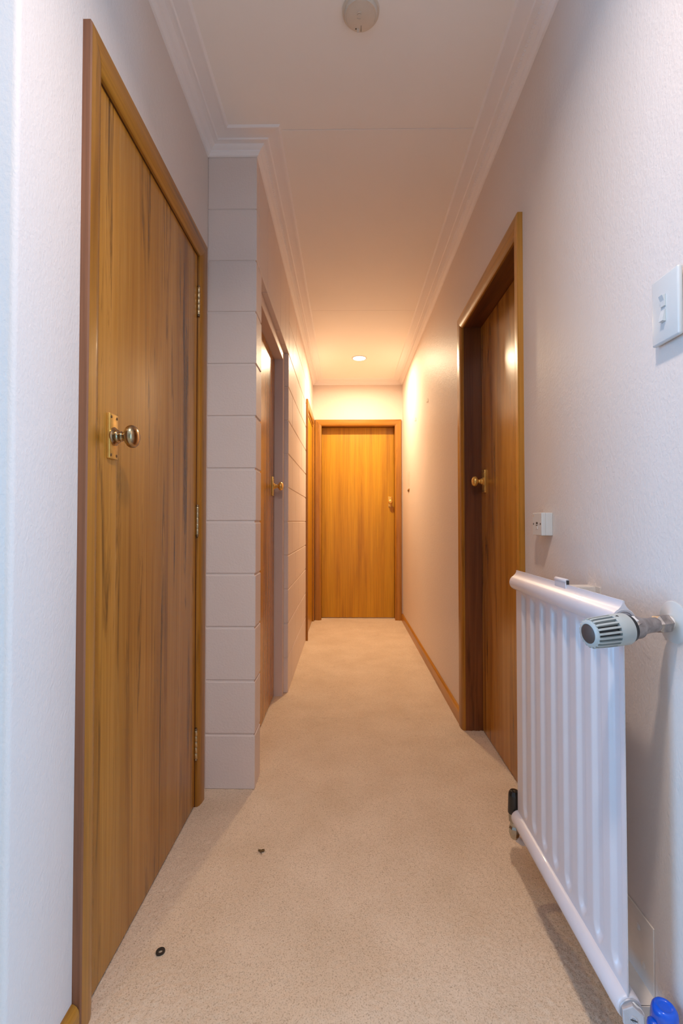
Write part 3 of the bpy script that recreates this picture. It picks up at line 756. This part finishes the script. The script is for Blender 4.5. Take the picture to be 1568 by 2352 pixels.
obj('indicator_lamp', L([(0, 0.0150), (0.0016, 0.0150), (0.0016, 0.0178), (0, 0.0182)], ac + Vector((-0.013, 0.032, 0)), (0, 0, -1), 14), M['black'], cv)

def downlight(loc, power, col, label, spread):
    d = tag(empty('downlight', loc), label, 'light', 'recessed ceiling downlights')
    o = Vector(loc)
    obj('trim_ring', L([(0.0545, 0.0), (0.0660, 0.0), (0.0665, 0.0015), (0.0610, 0.0042), (0.0560, 0.0050), (0.0545, 0.0035)], o, (0, 0, -1), 48, ring=True), M['white_plastic'], d, smooth=True)
    obj('diffuser', L([(0, 0.0006), (0.0548, 0.0006), (0.0546, 0.0026), (0.030, 0.0032), (0, 0.0034)], o, (0, 0, -1), 48), M['lens'], d, smooth=True)
    lt = area('lamp', (0, 0, -0.006), (0, 0, 0), power, col, 0.105, None, 'DISK', spread); lt.parent = d
downlight((0.111, 4.075, ZC), FAR_POWER, FAR_COL, 'lit round downlight at the far end of the ceiling', 172)
downlight((0.060, 0.380, ZC), NEAR_POWER, NEAR_COL, 'round downlight over the near end of the hallway, out of frame', 145)

# ------------------------------------------------------------------ small things on the right wall
def wall_hook(y, z, label):
    h = tag(empty('picture_hook', (RW, y, z)), label, 'hook', 'small picture hooks on the right wall')
    obj('hook_plate', B(RW - 0.0012, RW, y - 0.006, y + 0.006, z - 0.014, z + 0.016, bevel=0.0004), M['mark'], h)
    bm = bmesh.new(); tube(bm, [(RW - 0.0012, y, z + 0.004), (RW - 0.0022, y, z - 0.010), (RW - 0.006, y, z - 0.0155), (RW - 0.0095, y, z - 0.012), (RW - 0.0100, y, z - 0.006)], 0.0011, 8)
    obj('hook_wire', bm, M['bronze'], h, smooth=True)
    obj('nail', L([(0.0008, 0), (0.0008, 0.006), (0.0022, 0.0062), (0.0022, 0.0072), (0, 0.0074)], (RW, y, z + 0.010), (-1, 0, 0.4), 10), M['screw'], h)
wall_hook(3.250, 1.846, 'small picture hook on the right wall nearest the right door')
wall_hook(3.820, 1.838, 'small picture hook on the right wall nearer the end wall')
st = tag(empty('hanger_strip', (RW, 4.30, 1.29)), 'narrow painted strip with a brown end tab on the right wall', 'strip')
obj('strip', B(RW - 0.0022, RW, 4.225, 4.325, 1.300, 1.455, bevel=0.0006), M['mark'], st)
obj('end_tab', B(RW - 0.006, RW, 4.235, 4.325, 1.282, 1.297, bevel=0.0008), M['wood_v'], st)
obj('end_nail', B(RW - 0.010, RW - 0.005, 4.27, 4.29, 1.275, 1.290), M['screw'], st)

# ------------------------------------------------------------------ small things on the carpet
ws = L([(0.0048, -0.0005), (0.0102, -0.0005), (0.0105, 0.0004), (0.0102, 0.0018), (0.0048, 0.0018), (0.0046, 0.0004)], (-0.433, 1.099, 0.0005), (0.0, 0.0, 1), 36, ring=True)
tag(obj('washer', ws, M['washer'], None, True, (-0.433, 1.099, 0.0005)), 'black ring washer lying on the carpet by the nearest door', 'washer')
bm = bmesh.new()
fc = Vector((-0.259, 1.433, 0.0015))
for dx, dy, r in ((-0.005, 0.0, 0.0052), (0.004, 0.002, 0.0050), (0.0, -0.003, 0.0042), (0.007, -0.001, 0.0035)):
    r0 = bmesh.ops.create_icosphere(bm, subdivisions=2, radius=r)
    for v in r0['verts']:
        v.co = Vector((v.co.x * random.uniform(0.8, 1.15), v.co.y * random.uniform(0.7, 1.1), v.co.z * 0.35)) + fc + Vector((dx, dy, 0))
tube(bm, [fc + Vector((-0.003, -0.002, 0)), fc + Vector((0.000, -0.010, 0.0005)), fc + Vector((0.003, -0.016, 0))], 0.0006, 6)
tube(bm, [fc + Vector((-0.008, 0.002, 0)), fc + Vector((-0.012, 0.006, 0.0006))], 0.0005, 6)
tag(obj('lint', bm, M['fluff'], None, True, fc), 'small brown tuft of lint on the carpet in front of the block pier', 'lint')
